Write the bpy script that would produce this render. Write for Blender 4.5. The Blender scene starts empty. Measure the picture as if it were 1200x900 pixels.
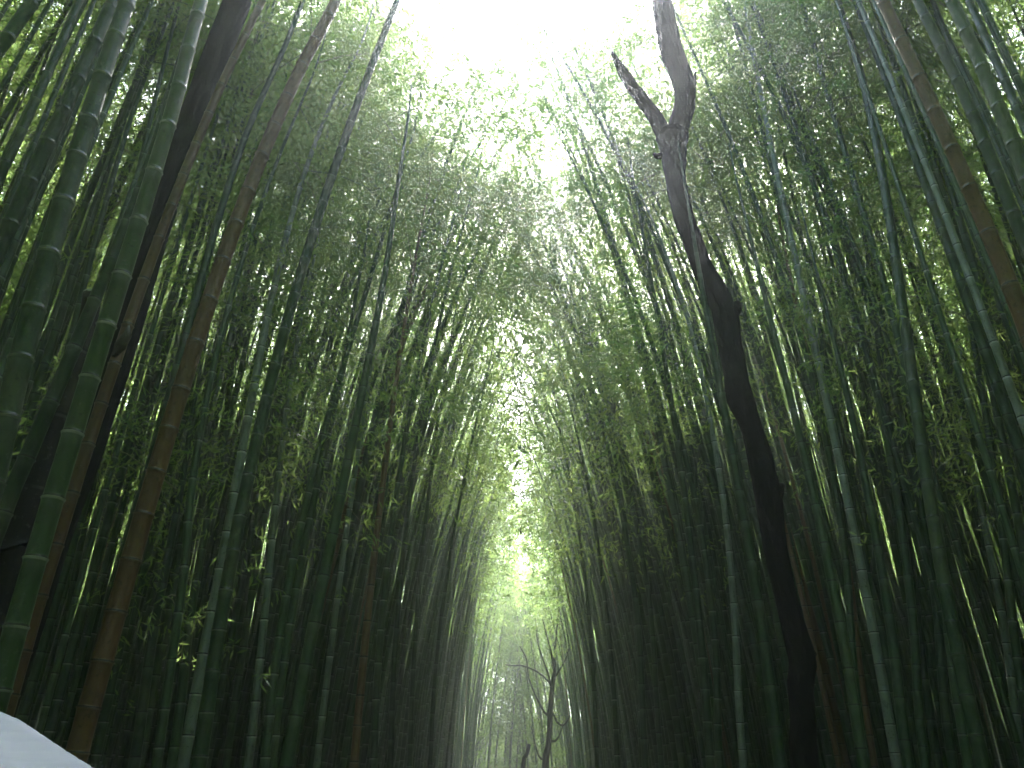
import bpy, math
import numpy as np
from mathutils import Matrix, Vector

S = bpy.context.scene
COL = S.collection
R = math.radians

# ------------------------------------------------------------------ camera
CAMZ, PITCH, YAW, FOC = 1.6, R(26.8), R(0.6), 950.0
cd = bpy.data.cameras.new('camera'); cam = bpy.data.objects.new('camera', cd); COL.objects.link(cam)
cam.location = (0, 0, CAMZ); cam.rotation_euler = (R(90) + PITCH, 0, YAW)
cd.sensor_width = 36.0; cd.lens = FOC / 1200 * 36.0; cd.clip_end = 2000; cd.clip_start = 0.05
S.camera = cam
_M = np.array(cam.rotation_euler.to_matrix())
C0 = np.array((0, 0, CAMZ))

def ray(px, py):
    return _M @ np.array(((px - 600) / FOC, (450 - py) / FOC, -1.0))

def at(px, py, y):
    "the point of the ray through a photograph position that lies y metres down the path"
    d = ray(px, py)
    return C0 + d * (y / d[1])

# ------------------------------------------------------------------ materials
def mat(name):
    m = bpy.data.materials.new(name); m.use_nodes = True
    nt = m.node_tree; nt.nodes.clear()
    out = nt.nodes.new('ShaderNodeOutputMaterial')
    return m, nt, out

class G:
    def __init__(s, nt): s.nt = nt
    def n(s, t, **kw):
        x = s.nt.nodes.new(t)
        for k, v in kw.items(): setattr(x, k, v)
        return x
    def l(s, a, b): s.nt.links.new(a, b)
    def val(s, sock, v):
        if hasattr(v, 'is_linked'): s.l(v, sock)
        else: sock.default_value = v
    def math(s, op, a, b=0.0, c=None):
        x = s.n('ShaderNodeMath', operation=op)
        s.val(x.inputs[0], a); s.val(x.inputs[1], b)
        if c is not None: s.val(x.inputs[2], c)
        return x.outputs[0]
    def attr(s, name):
        return s.n('ShaderNodeAttribute', attribute_name=name).outputs['Fac']
    def mix(s, f, a, b):
        x = s.n('ShaderNodeMix', data_type='RGBA')
        s.val(x.inputs[0], f); s.val(x.inputs[6], a); s.val(x.inputs[7], b)
        return x.outputs[2]
    def noise(s, scale, detail=3.0, vec=None, rough=0.55):
        x = s.n('ShaderNodeTexNoise'); x.inputs['Scale'].default_value = scale
        x.inputs['Detail'].default_value = detail; x.inputs['Roughness'].default_value = rough
        if vec is not None: s.l(vec, x.inputs['Vector'])
        return x.outputs['Fac']
    def ramp(s, f, stops):
        x = s.n('ShaderNodeValToRGB'); e = x.color_ramp.elements
        while len(e) < len(stops): e.new(0.5)
        for el, (p, c) in zip(e, stops): el.position = p; el.color = c if len(c) == 4 else (*c, 1)
        s.l(f, x.inputs[0]); return x.outputs[0]
    def smooth(s, v, a, b):
        x = s.n('ShaderNodeMapRange', interpolation_type='SMOOTHSTEP')
        s.val(x.inputs[0], v); x.inputs[1].default_value = a; x.inputs[2].default_value = b
        return x.outputs[0]

def rgb(*c): return (*c, 1.0)

def culm_mat(name, dark, light, blotch, wax, ring, line=(0.015, 0.014, 0.01), rough=0.34):
    m, nt, out = mat(name); g = G(nt)
    p = g.n('ShaderNodeBsdfPrincipled'); g.l(p.outputs[0], out.inputs[0])
    geo = g.n('ShaderNodeNewGeometry')
    mp = g.n('ShaderNodeMapping'); mp.inputs['Scale'].default_value = (1, 1, 0.12); g.l(geo.outputs['Position'], mp.inputs[0])
    fibre = g.noise(60, 3, mp.outputs[0]); spots = g.noise(9, 4, geo.outputs['Position']); big = g.noise(1.7, 3, geo.outputs['Position'])
    tint = g.attr('tint'); seg = g.attr('seg')
    c = g.mix(tint, rgb(*dark), rgb(*light))
    c = g.mix(g.math('MULTIPLY', g.smooth(spots, .5, .7), .7), c, rgb(*blotch))
    c = g.mix(g.math('MULTIPLY', g.smooth(big, .5, .7), .5), c, rgb(*[.6 * q + .4 * p for q, p in zip(blotch, (.16, .15, .06))]))
    fine = g.noise(38, 5, geo.outputs['Position'], .7)
    c = g.mix(g.math('MULTIPLY', g.smooth(fine, .6, .68), .5), c, rgb(.17, .18, .15))
    c = g.mix(g.math('MULTIPLY', g.smooth(fine, .42, .36), .5), c, rgb(.012, .014, .01))
    c = g.mix(g.math('MULTIPLY', fibre, .45), c, g.mix(.55, c, rgb(0.01, 0.015, 0.008)))
    f = g.math('FRACT', seg)
    # waxy bloom under each node, stronger on some culms and some internodes
    w = g.math('MULTIPLY', g.smooth(f, 0.72, 0.985), g.math('ADD', 0.25, g.math('MULTIPLY', big, .9)))
    w = g.math('MULTIPLY', w, wax)
    c = g.mix(w, c, rgb(0.36, 0.42, 0.36))
    r = g.math('MULTIPLY', g.smooth(f, 0.95, 0.97), g.math('MULTIPLY', g.smooth(spots, .3, .55), ring))
    r = g.math('MULTIPLY', r, g.smooth(g.math('FRACT', g.math('MULTIPLY', tint, 7.3)), .15, .9) if name == 'bamboo_green' else 1.0)
    c = g.mix(r, c, rgb(0.55, 0.56, 0.5))
    ln = g.math('LESS_THAN', f, 0.035)
    c = g.mix(ln, c, rgb(*line))
    g.l(c, p.inputs['Base Color'])
    rg = g.math('ADD', rough, g.math('ADD', g.math('MULTIPLY', spots, .2), g.math('MULTIPLY', w, .3)))
    g.l(rg, p.inputs['Roughness'])
    b = g.n('ShaderNodeBump'); b.inputs['Strength'].default_value = .12; b.inputs['Distance'].default_value = .01
    g.l(fibre, b.inputs['Height']); g.l(b.outputs[0], p.inputs['Normal'])
    return m

M = {}
M['green'] = culm_mat('bamboo_green', (0.026, 0.058, 0.026), (0.068, 0.120, 0.052), (0.08, 0.105, 0.06), .24, .42)
M['pale'] = culm_mat('bamboo_pale', (0.19, 0.235, 0.17), (0.28, 0.32, 0.25), (0.12, 0.16, 0.10), .8, 1.0)
M['tan'] = culm_mat('bamboo_tan', (0.14, 0.078, 0.036), (0.23, 0.135, 0.062), (0.11, 0.07, 0.035), .1, .12)
M['vivid'] = culm_mat('bamboo_vivid', (0.045, 0.088, 0.032), (0.065, 0.115, 0.045), (0.055, 0.08, 0.04), .3, .6, rough=.28)
M['black'] = culm_mat('bamboo_black', (0.012, 0.010, 0.009), (0.02, 0.016, 0.014), (0.03, 0.02, 0.014), .0, .1, rough=.7)

def leaf_mat(name, lo, hi, tlo, thi, twt=.5):
    m, nt, out = mat(name); g = G(nt)
    t = g.attr('tint')
    d = g.n('ShaderNodeBsdfDiffuse'); g.l(g.mix(t, rgb(*lo), rgb(*hi)), d.inputs[0])
    tr = g.n('ShaderNodeBsdfTranslucent'); g.l(g.mix(t, rgb(*tlo), rgb(*thi)), tr.inputs[0])
    a = g.n('ShaderNodeMixShader'); a.inputs[0].default_value = twt; g.l(d.outputs[0], a.inputs[1]); g.l(tr.outputs[0], a.inputs[2])
    gl = g.n('ShaderNodeBsdfGlossy'); gl.inputs['Roughness'].default_value = .42; gl.inputs[0].default_value = rgb(.8, .85, .8)
    b = g.n('ShaderNodeMixShader'); b.inputs[0].default_value = .05; g.l(a.outputs[0], b.inputs[1]); g.l(gl.outputs[0], b.inputs[2])
    g.l(b.outputs[0], out.inputs[0])
    return m
M['leaf'] = leaf_mat('bamboo_leaf', (0.055, 0.095, 0.025), (0.11, 0.15, 0.03), (0.27, 0.44, 0.12), (0.45, 0.56, 0.16), .66)
def twig_mat():
    m, nt, out = mat('bamboo_twig'); g = G(nt)
    p = g.n('ShaderNodeBsdfPrincipled'); g.l(p.outputs[0], out.inputs[0])
    g.l(g.mix(g.attr('tint'), rgb(.10, .12, .06), rgb(.28, .26, .16)), p.inputs['Base Color']); p.inputs['Roughness'].default_value = .5
    return m
M['twig'] = twig_mat()

def bark_mat(name, a, b, lich=None):
    m, nt, out = mat(name); g = G(nt)
    p = g.n('ShaderNodeBsdfPrincipled'); g.l(p.outputs[0], out.inputs[0])
    geo = g.n('ShaderNodeNewGeometry')
    mp = g.n('ShaderNodeMapping'); mp.inputs['Scale'].default_value = (1, 1, .3); g.l(geo.outputs['Position'], mp.inputs[0])
    f = g.noise(22, 6, mp.outputs[0], .65); big = g.noise(3.5, 4, geo.outputs['Position'])
    c = g.mix(f, rgb(*a), rgb(*b))
    if lich: c = g.mix(g.math('MULTIPLY', g.smooth(big, .58, .7), .6), c, rgb(*lich))
    g.l(c, p.inputs['Base Color']); p.inputs['Roughness'].default_value = .9; p.inputs['Specular IOR Level'].default_value = .2
    bp = g.n('ShaderNodeBump'); bp.inputs['Strength'].default_value = .9; bp.inputs['Distance'].default_value = .03
    g.l(f, bp.inputs['Height']); g.l(bp.outputs[0], p.inputs['Normal'])
    return m
M['bark'] = bark_mat('dark_bark', (0.007, 0.006, 0.006), (0.026, 0.022, 0.019), (0.036, 0.033, 0.028))
M['bark2'] = bark_mat('grey_bark', (0.012, 0.012, 0.011), (0.04, 0.039, 0.034), (0.05, 0.055, 0.045))
M['bark3'] = bark_mat('far_bark', (0.015, 0.014, 0.012), (0.05, 0.045, 0.035))

def cloth_mat(name, col, rough=.8, sc=500):
    m, nt, out = mat(name); g = G(nt)
    p = g.n('ShaderNodeBsdfPrincipled'); g.l(p.outputs[0], out.inputs[0])
    tc = g.n('ShaderNodeTexCoord')
    n1 = g.noise(sc, 2, tc.outputs['Object']); n2 = g.noise(14, 3, tc.outputs['Object'])
    g.l(g.mix(n2, rgb(*[c * .9 for c in col]), rgb(*col)), p.inputs['Base Color']); p.inputs['Roughness'].default_value = rough
    b = g.n('ShaderNodeBump'); b.inputs['Strength'].default_value = .25; b.inputs['Distance'].default_value = .004
    g.l(g.math('ADD', g.math('MULTIPLY', n1, .3), n2), b.inputs['Height']); g.l(b.outputs[0], p.inputs['Normal'])
    return m
M['hat'] = cloth_mat('white_cotton', (.44, .46, .60))
M['hem'] = cloth_mat('beige_hem', (.46, .43, .36))
M['shirt'] = cloth_mat('blue_cotton', (.16, .22, .34))
M['trouser'] = cloth_mat('grey_twill', (.10, .10, .11))
M['shoe'] = cloth_mat('shoe_canvas', (.05, .05, .055), .6)
M['hair'] = cloth_mat('dark_hair', (.018, .014, .012), .45, 200)
def skin_mat():
    m, nt, out = mat('skin'); g = G(nt)
    p = g.n('ShaderNodeBsdfPrincipled'); g.l(p.outputs[0], out.inputs[0])
    tc = g.n('ShaderNodeTexCoord'); n = g.noise(30, 3, tc.outputs['Object'])
    g.l(g.mix(n, rgb(.42, .25, .17), rgb(.52, .33, .24)), p.inputs['Base Color']); p.inputs['Roughness'].default_value = .5
    return m
M['skin'] = skin_mat()

def ground_mat(name, a, b, c, sc):
    m, nt, out = mat(name); g = G(nt)
    p = g.n('ShaderNodeBsdfPrincipled'); g.l(p.outputs[0], out.inputs[0])
    geo = g.n('ShaderNodeNewGeometry')
    n1 = g.noise(sc, 6, geo.outputs['Position'], .7); n2 = g.noise(.8, 4, geo.outputs['Position'])
    g.l(g.mix(g.smooth(n2, .4, .65), g.mix(n1, rgb(*a), rgb(*b)), g.mix(n1, rgb(*b), rgb(*c))), p.inputs['Base Color'])
    p.inputs['Roughness'].default_value = .95
    bp = g.n('ShaderNodeBump'); bp.inputs['Distance'].default_value = .03; g.l(n1, bp.inputs['Height']); g.l(bp.outputs[0], p.inputs['Normal'])
    return m
M['litter'] = ground_mat('leaf_litter', (.018, .02, .010), (.04, .042, .018), (.06, .058, .028), 30)
M['path'] = ground_mat('path_earth', (.07, .06, .05), (.14, .12, .095), (.19, .165, .13), 45)

# ------------------------------------------------------------------ mesh builders
def mesh_from(name, parts, smooth=True):
    """parts: list of (verts Nx3, quads Mx4, material index, {attr: N}) -> one mesh"""
    V = np.concatenate([p[0] for p in parts]).astype(np.float32)
    off, Q, MI = 0, [], []
    for v, q, mi, at_ in parts:
        Q.append(q + off); MI.append(np.full(len(q), mi, np.int32)); off += len(v)
    Q = np.concatenate(Q).astype(np.int32); MI = np.concatenate(MI)
    me = bpy.data.meshes.new(name)
    me.vertices.add(len(V)); me.vertices.foreach_set('co', V.ravel())
    me.loops.add(len(Q) * 4); me.loops.foreach_set('vertex_index', Q.ravel())
    me.polygons.add(len(Q)); me.polygons.foreach_set('loop_start', np.arange(0, len(Q) * 4, 4, dtype=np.int32))
    me.polygons.foreach_set('material_index', MI)
    sm = np.zeros(len(Q), bool) if not smooth else (MI != 0 if smooth == 'not0' else np.ones(len(Q), bool))
    me.polygons.foreach_set('use_smooth', sm)
    for k in parts[0][3]:
        a = me.attributes.new(k, 'FLOAT', 'POINT')
        a.data.foreach_set('value', np.concatenate([p[3][k] for p in parts]).astype(np.float32))
    me.update(calc_edges=True)
    return me

def link(name, me, mats, parent=None):
    o = bpy.data.objects.new(name, me); COL.objects.link(o)
    for m in mats: me.materials.append(m)
    if parent is not None: o.parent = parent
    return o

def tag(o, label=None, cat=None, group=None, kind=None):
    if label: o['label'] = label
    if cat: o['category'] = cat
    if group: o['group'] = group
    if kind: o['kind'] = kind
    return o

def empty(name, loc=(0, 0, 0)):
    o = bpy.data.objects.new(name, None); COL.objects.link(o); o.location = loc; o.empty_display_size = .2
    return o

def frames(P):
    T = np.gradient(P, axis=0); T /= np.linalg.norm(T, axis=1)[:, None]
    ref = np.where((np.abs(T[:, 1]) > .95)[:, None], np.array((1., 0, 0)), np.array((0, 1., 0)))
    A = np.cross(ref, T); A /= np.linalg.norm(A, axis=1)[:, None]
    B = np.cross(T, A)
    return T, A, B

def tube(P, rad, n, mi, attrs, cap=True, wob=None):
    P = np.asarray(P, float); rad = np.asarray(rad, float)
    T, A, B = frames(P)
    th = np.arange(n) * 2 * math.pi / n
    rr = rad[:, None] * (np.ones(n)[None] if wob is None else wob)
    V = P[:, None] + (A[:, None] * np.cos(th)[None, :, None] + B[:, None] * np.sin(th)[None, :, None]) * rr[..., None]
    m = len(P)
    i = np.arange(m - 1)[:, None] * n; j = np.arange(n)[None]; k = (j + 1) % n
    Q = np.stack([i + j, i + k, i + n + k, i + n + j], -1).reshape(-1, 4)
    V = V.reshape(-1, 3)
    at_ = {key: np.repeat(np.broadcast_to(val, (m,)), n) for key, val in attrs.items()}
    if cap:
        c = len(V); V = np.vstack([V, P[-1:] + T[-1:] * rad[-1] * .15])
        last = (m - 1) * n
        h = np.arange(0, n, 2)
        Q2 = np.stack([last + h, last + (h + 1) % n, last + (h + 2) % n, np.full(len(h), c)], -1)
        Q = np.vstack([Q, Q2]); at_ = {key: np.append(a, a[-1]) for key, a in at_.items()}
    return V, Q, mi, at_

def catmull(P, n):
    P = np.asarray(P, float)
    if len(P) == 2: return P[0] + (P[1] - P[0]) * np.linspace(0, 1, n)[:, None]
    Q = np.vstack([2 * P[0] - P[1], P, 2 * P[-1] - P[-2]])
    L = np.r_[0, np.cumsum(np.linalg.norm(np.diff(P, axis=0), axis=1))]
    s = np.linspace(0, L[-1], n); idx = np.clip(np.searchsorted(L, s, 'right') - 1, 0, len(P) - 2)
    t = ((s - L[idx]) / (L[idx + 1] - L[idx]))[:, None]
    p0, p1, p2, p3 = Q[idx], Q[idx + 1], Q[idx + 2], Q[idx + 3]
    return .5 * (2 * p1 + (p2 - p0) * t + (2 * p0 - 5 * p1 + 4 * p2 - p3) * t ** 2 + (3 * p1 - p0 - 3 * p2 + p3) * t ** 3)

def arclen(P):
    return np.r_[0, np.cumsum(np.linalg.norm(np.diff(P, axis=0), axis=1))]

def interp(P, L, s):
    return np.stack([np.interp(s, L, P[:, k]) for k in range(3)], -1)

def culm_geo(P, D, rng, lod, tint, inter=.27, stop=None):
    "P: dense centre line from the ground up; D: diameter at breast height"
    L = arclen(P); tot = L[-1]
    ns = [0.0]; s = 0.0
    k = 0
    while s < tot - .05:
        t = s / tot
        gap = inter * (0.55 + 1.7 * t if t < .3 else 1.06 - .45 * max(0, t - .55) / .45) * rng.uniform(.86, 1.14)
        s += gap; ns.append(min(s, tot)); k += 1
    ns = np.array(ns)
    segv, sv, bul = [], [], []
    for i in range(len(ns) - 1):
        g = ns[i + 1] - ns[i]
        if lod == 0:
            for f, b in ((0.0, 1.13), (.03, 1.0), (.07, 1.0), (.5, .985), (.93, 1.0), (.965, 1.05), (.99, 1.12)):
                segv.append(i + f); sv.append(ns[i] + g * f); bul.append(b)
        elif lod == 1:
            for f, b in ((0.0, 1.12), (.06, 1.0), (.94, 1.0)):
                segv.append(i + f); sv.append(ns[i] + g * f); bul.append(b)
        else:
            if i % 4 == 0: segv.append(i); sv.append(ns[i]); bul.append(1.0)
    sv = np.array(sv + [tot]); segv = np.array(segv + [len(ns) - 1.0]); bul = np.array(bul + [1.0])
    u = sv / tot
    rad = D / 2 * np.clip(1.06 - .12 * u - .82 * u ** 2.2, .05, 2) * bul
    Pt = interp(P, L, sv)
    n = (12, 8, 6)[lod]
    return tube(Pt, rad, n, 0, {'seg': segv, 'tint': tint})

def smoothstep(a, b, x):
    t = np.clip((x - a) / (b - a), 0.0, 1.0); return t * t * (3 - 2 * t)

_nr = np.random.default_rng(77)
_K = _nr.normal(size=(10, 3)) * np.array((.9, .7, .9)); _PH = _nr.uniform(0, 6.28, 10)
def lump(X, f=1.0):
    return np.sin(X @ (_K * f).T + _PH).mean(1) * 1.6

def bare(X):
    "no leaves or twigs round the old trunk and along the near edge of the path"
    return (np.hypot(X[:, 0] - 1.9, (X[:, 1] - 4.6) * .42) < 1.05) | ((X[:, 1] > 1.0) & (X[:, 1] < 5.4) & (X[:, 2] < 8.2))

def keep_leaf(X, rng):
    "the lane of open sky over the path: wide over the near path, closing further along it"
    q = X[:, 1] - .8 * (X[:, 2] - 10)
    gap = np.interp(q, [-4, 1.8, 3.4, 4.6, 5.8, 6.7, 7.6, 8.7, 12, 15, 19, 25, 32, 38, 42], [-2.2, -1.2, .3, .62, .62, .25, -.35, -.45, -.25, -.02, -.02, -.1, -.1, -.3, -.5])
    gap = gap + .45 * lump(X, 1.3) + .45 * lump(X, 3.1)
    d = np.abs(X[:, 0] - .6 * smoothstep(14, 8, X[:, 1])) - gap
    clear = bare(X)
    clump = .62 + .38 * smoothstep(-.30, .12, lump(X + 3.7, 2.0) + .6 * lump(X, 4.3))
    return (rng.random(len(X)) < smoothstep(-.12, .22, d) * np.where((X[:, 2] > 4.5) & (np.abs(X[:, 0]) < 5.5), clump, 1.0)) & ~clear

LEAFVOL = 1.0
def foliage_geo(P, rng, nleaf, size, t0, blen, tint0, twigs=True, t1=1.0, far=False, droop=.42):
    L = arclen(P); tot = L[-1]
    nb = max(6, int((1 - t0) * tot / .33))
    t = np.sort(t0 + (t1 - t0) * rng.random(nb) ** .85)
    root = interp(P, L, t * tot)
    az = rng.uniform(0, 2 * math.pi, nb)
    prof = np.clip(np.sin(math.pi * np.clip((t - t0) / (1.02 - t0), 0, 1) ** .75) ** .6, .3, 1)
    ln = blen * prof * rng.uniform(.55, 1.15, nb)
    up = rng.uniform(.15, .9, nb)
    dirh = np.stack([np.cos(az), np.sin(az), np.zeros(nb)], -1)
    def along(b, s):   # b: branch index array, s in 0..1
        return root[b] + dirh[b] * (ln[b] * s)[:, None] + np.array((0, 0, 1.)) * ((up[b] * s - droop * 1.6 * s ** 2) * ln[b])[:, None]
    per = 9
    nsp = max(4, nleaf // per)
    w = ln / ln.sum()
    b = rng.choice(nb, nsp, p=w)
    s = rng.uniform(.18, 1.05, nsp)
    c = along(b, s) + rng.normal(size=(nsp, 3)) * np.array((.16, .16, .13)) * blen
    k = keep_leaf(c, rng); c = c[k]; b = b[k]
    parts = []
    if len(c):
        m = len(c) * per
        base = np.repeat(c, per, 0) + rng.normal(size=(m, 3)) * .045 * (size / .1)
        od = np.repeat(dirh[b], per, 0)
        d = od * .55 + rng.normal(size=(m, 3)) * .62 + np.array((0, 0, -.42)); d /= np.linalg.norm(d, axis=1)[:, None]
        sd = rng.normal(size=(m, 3)) * np.array((1, 1, .45)); sd -= d * (sd * d).sum(1)[:, None]; sd /= np.linalg.norm(sd, axis=1)[:, None] + 1e-6
        ls = size * rng.uniform(.65, 1.3, m)[:, None]
        wd = ls * rng.uniform(.075, .115, m)[:, None] * (1.25 if far else 1.0)
        nrm = np.cross(d, sd)
        mid = base + d * ls * .42 - nrm * ls * .03
        V = np.stack([base, mid + sd * wd, base + d * ls - nrm * ls * .12, mid - sd * wd], 1).reshape(-1, 3)
        Q = np.arange(m * 4).reshape(-1, 4)
        tn = np.clip(np.repeat(tint0 + rng.normal(size=len(c)) * .16, per) + rng.normal(size=m) * .12, 0, 1)
        parts.append((V, Q, 0, {'tint': np.repeat(tn, 4)}))
    if twigs:
        for i in range(nb):
            ss = np.linspace(0, 1, 5)
            tp = along(np.full(5, i), ss)
            if (abs(tp[-1, 0] - .25) < 1.0 and tp[-1, 1] < 14) or bare(tp).any(): continue
            parts.append(tube(tp, np.linspace(.0075, .002, 5), 3, 1, {'tint': rng.random()}, cap=False))
    return parts

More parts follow.
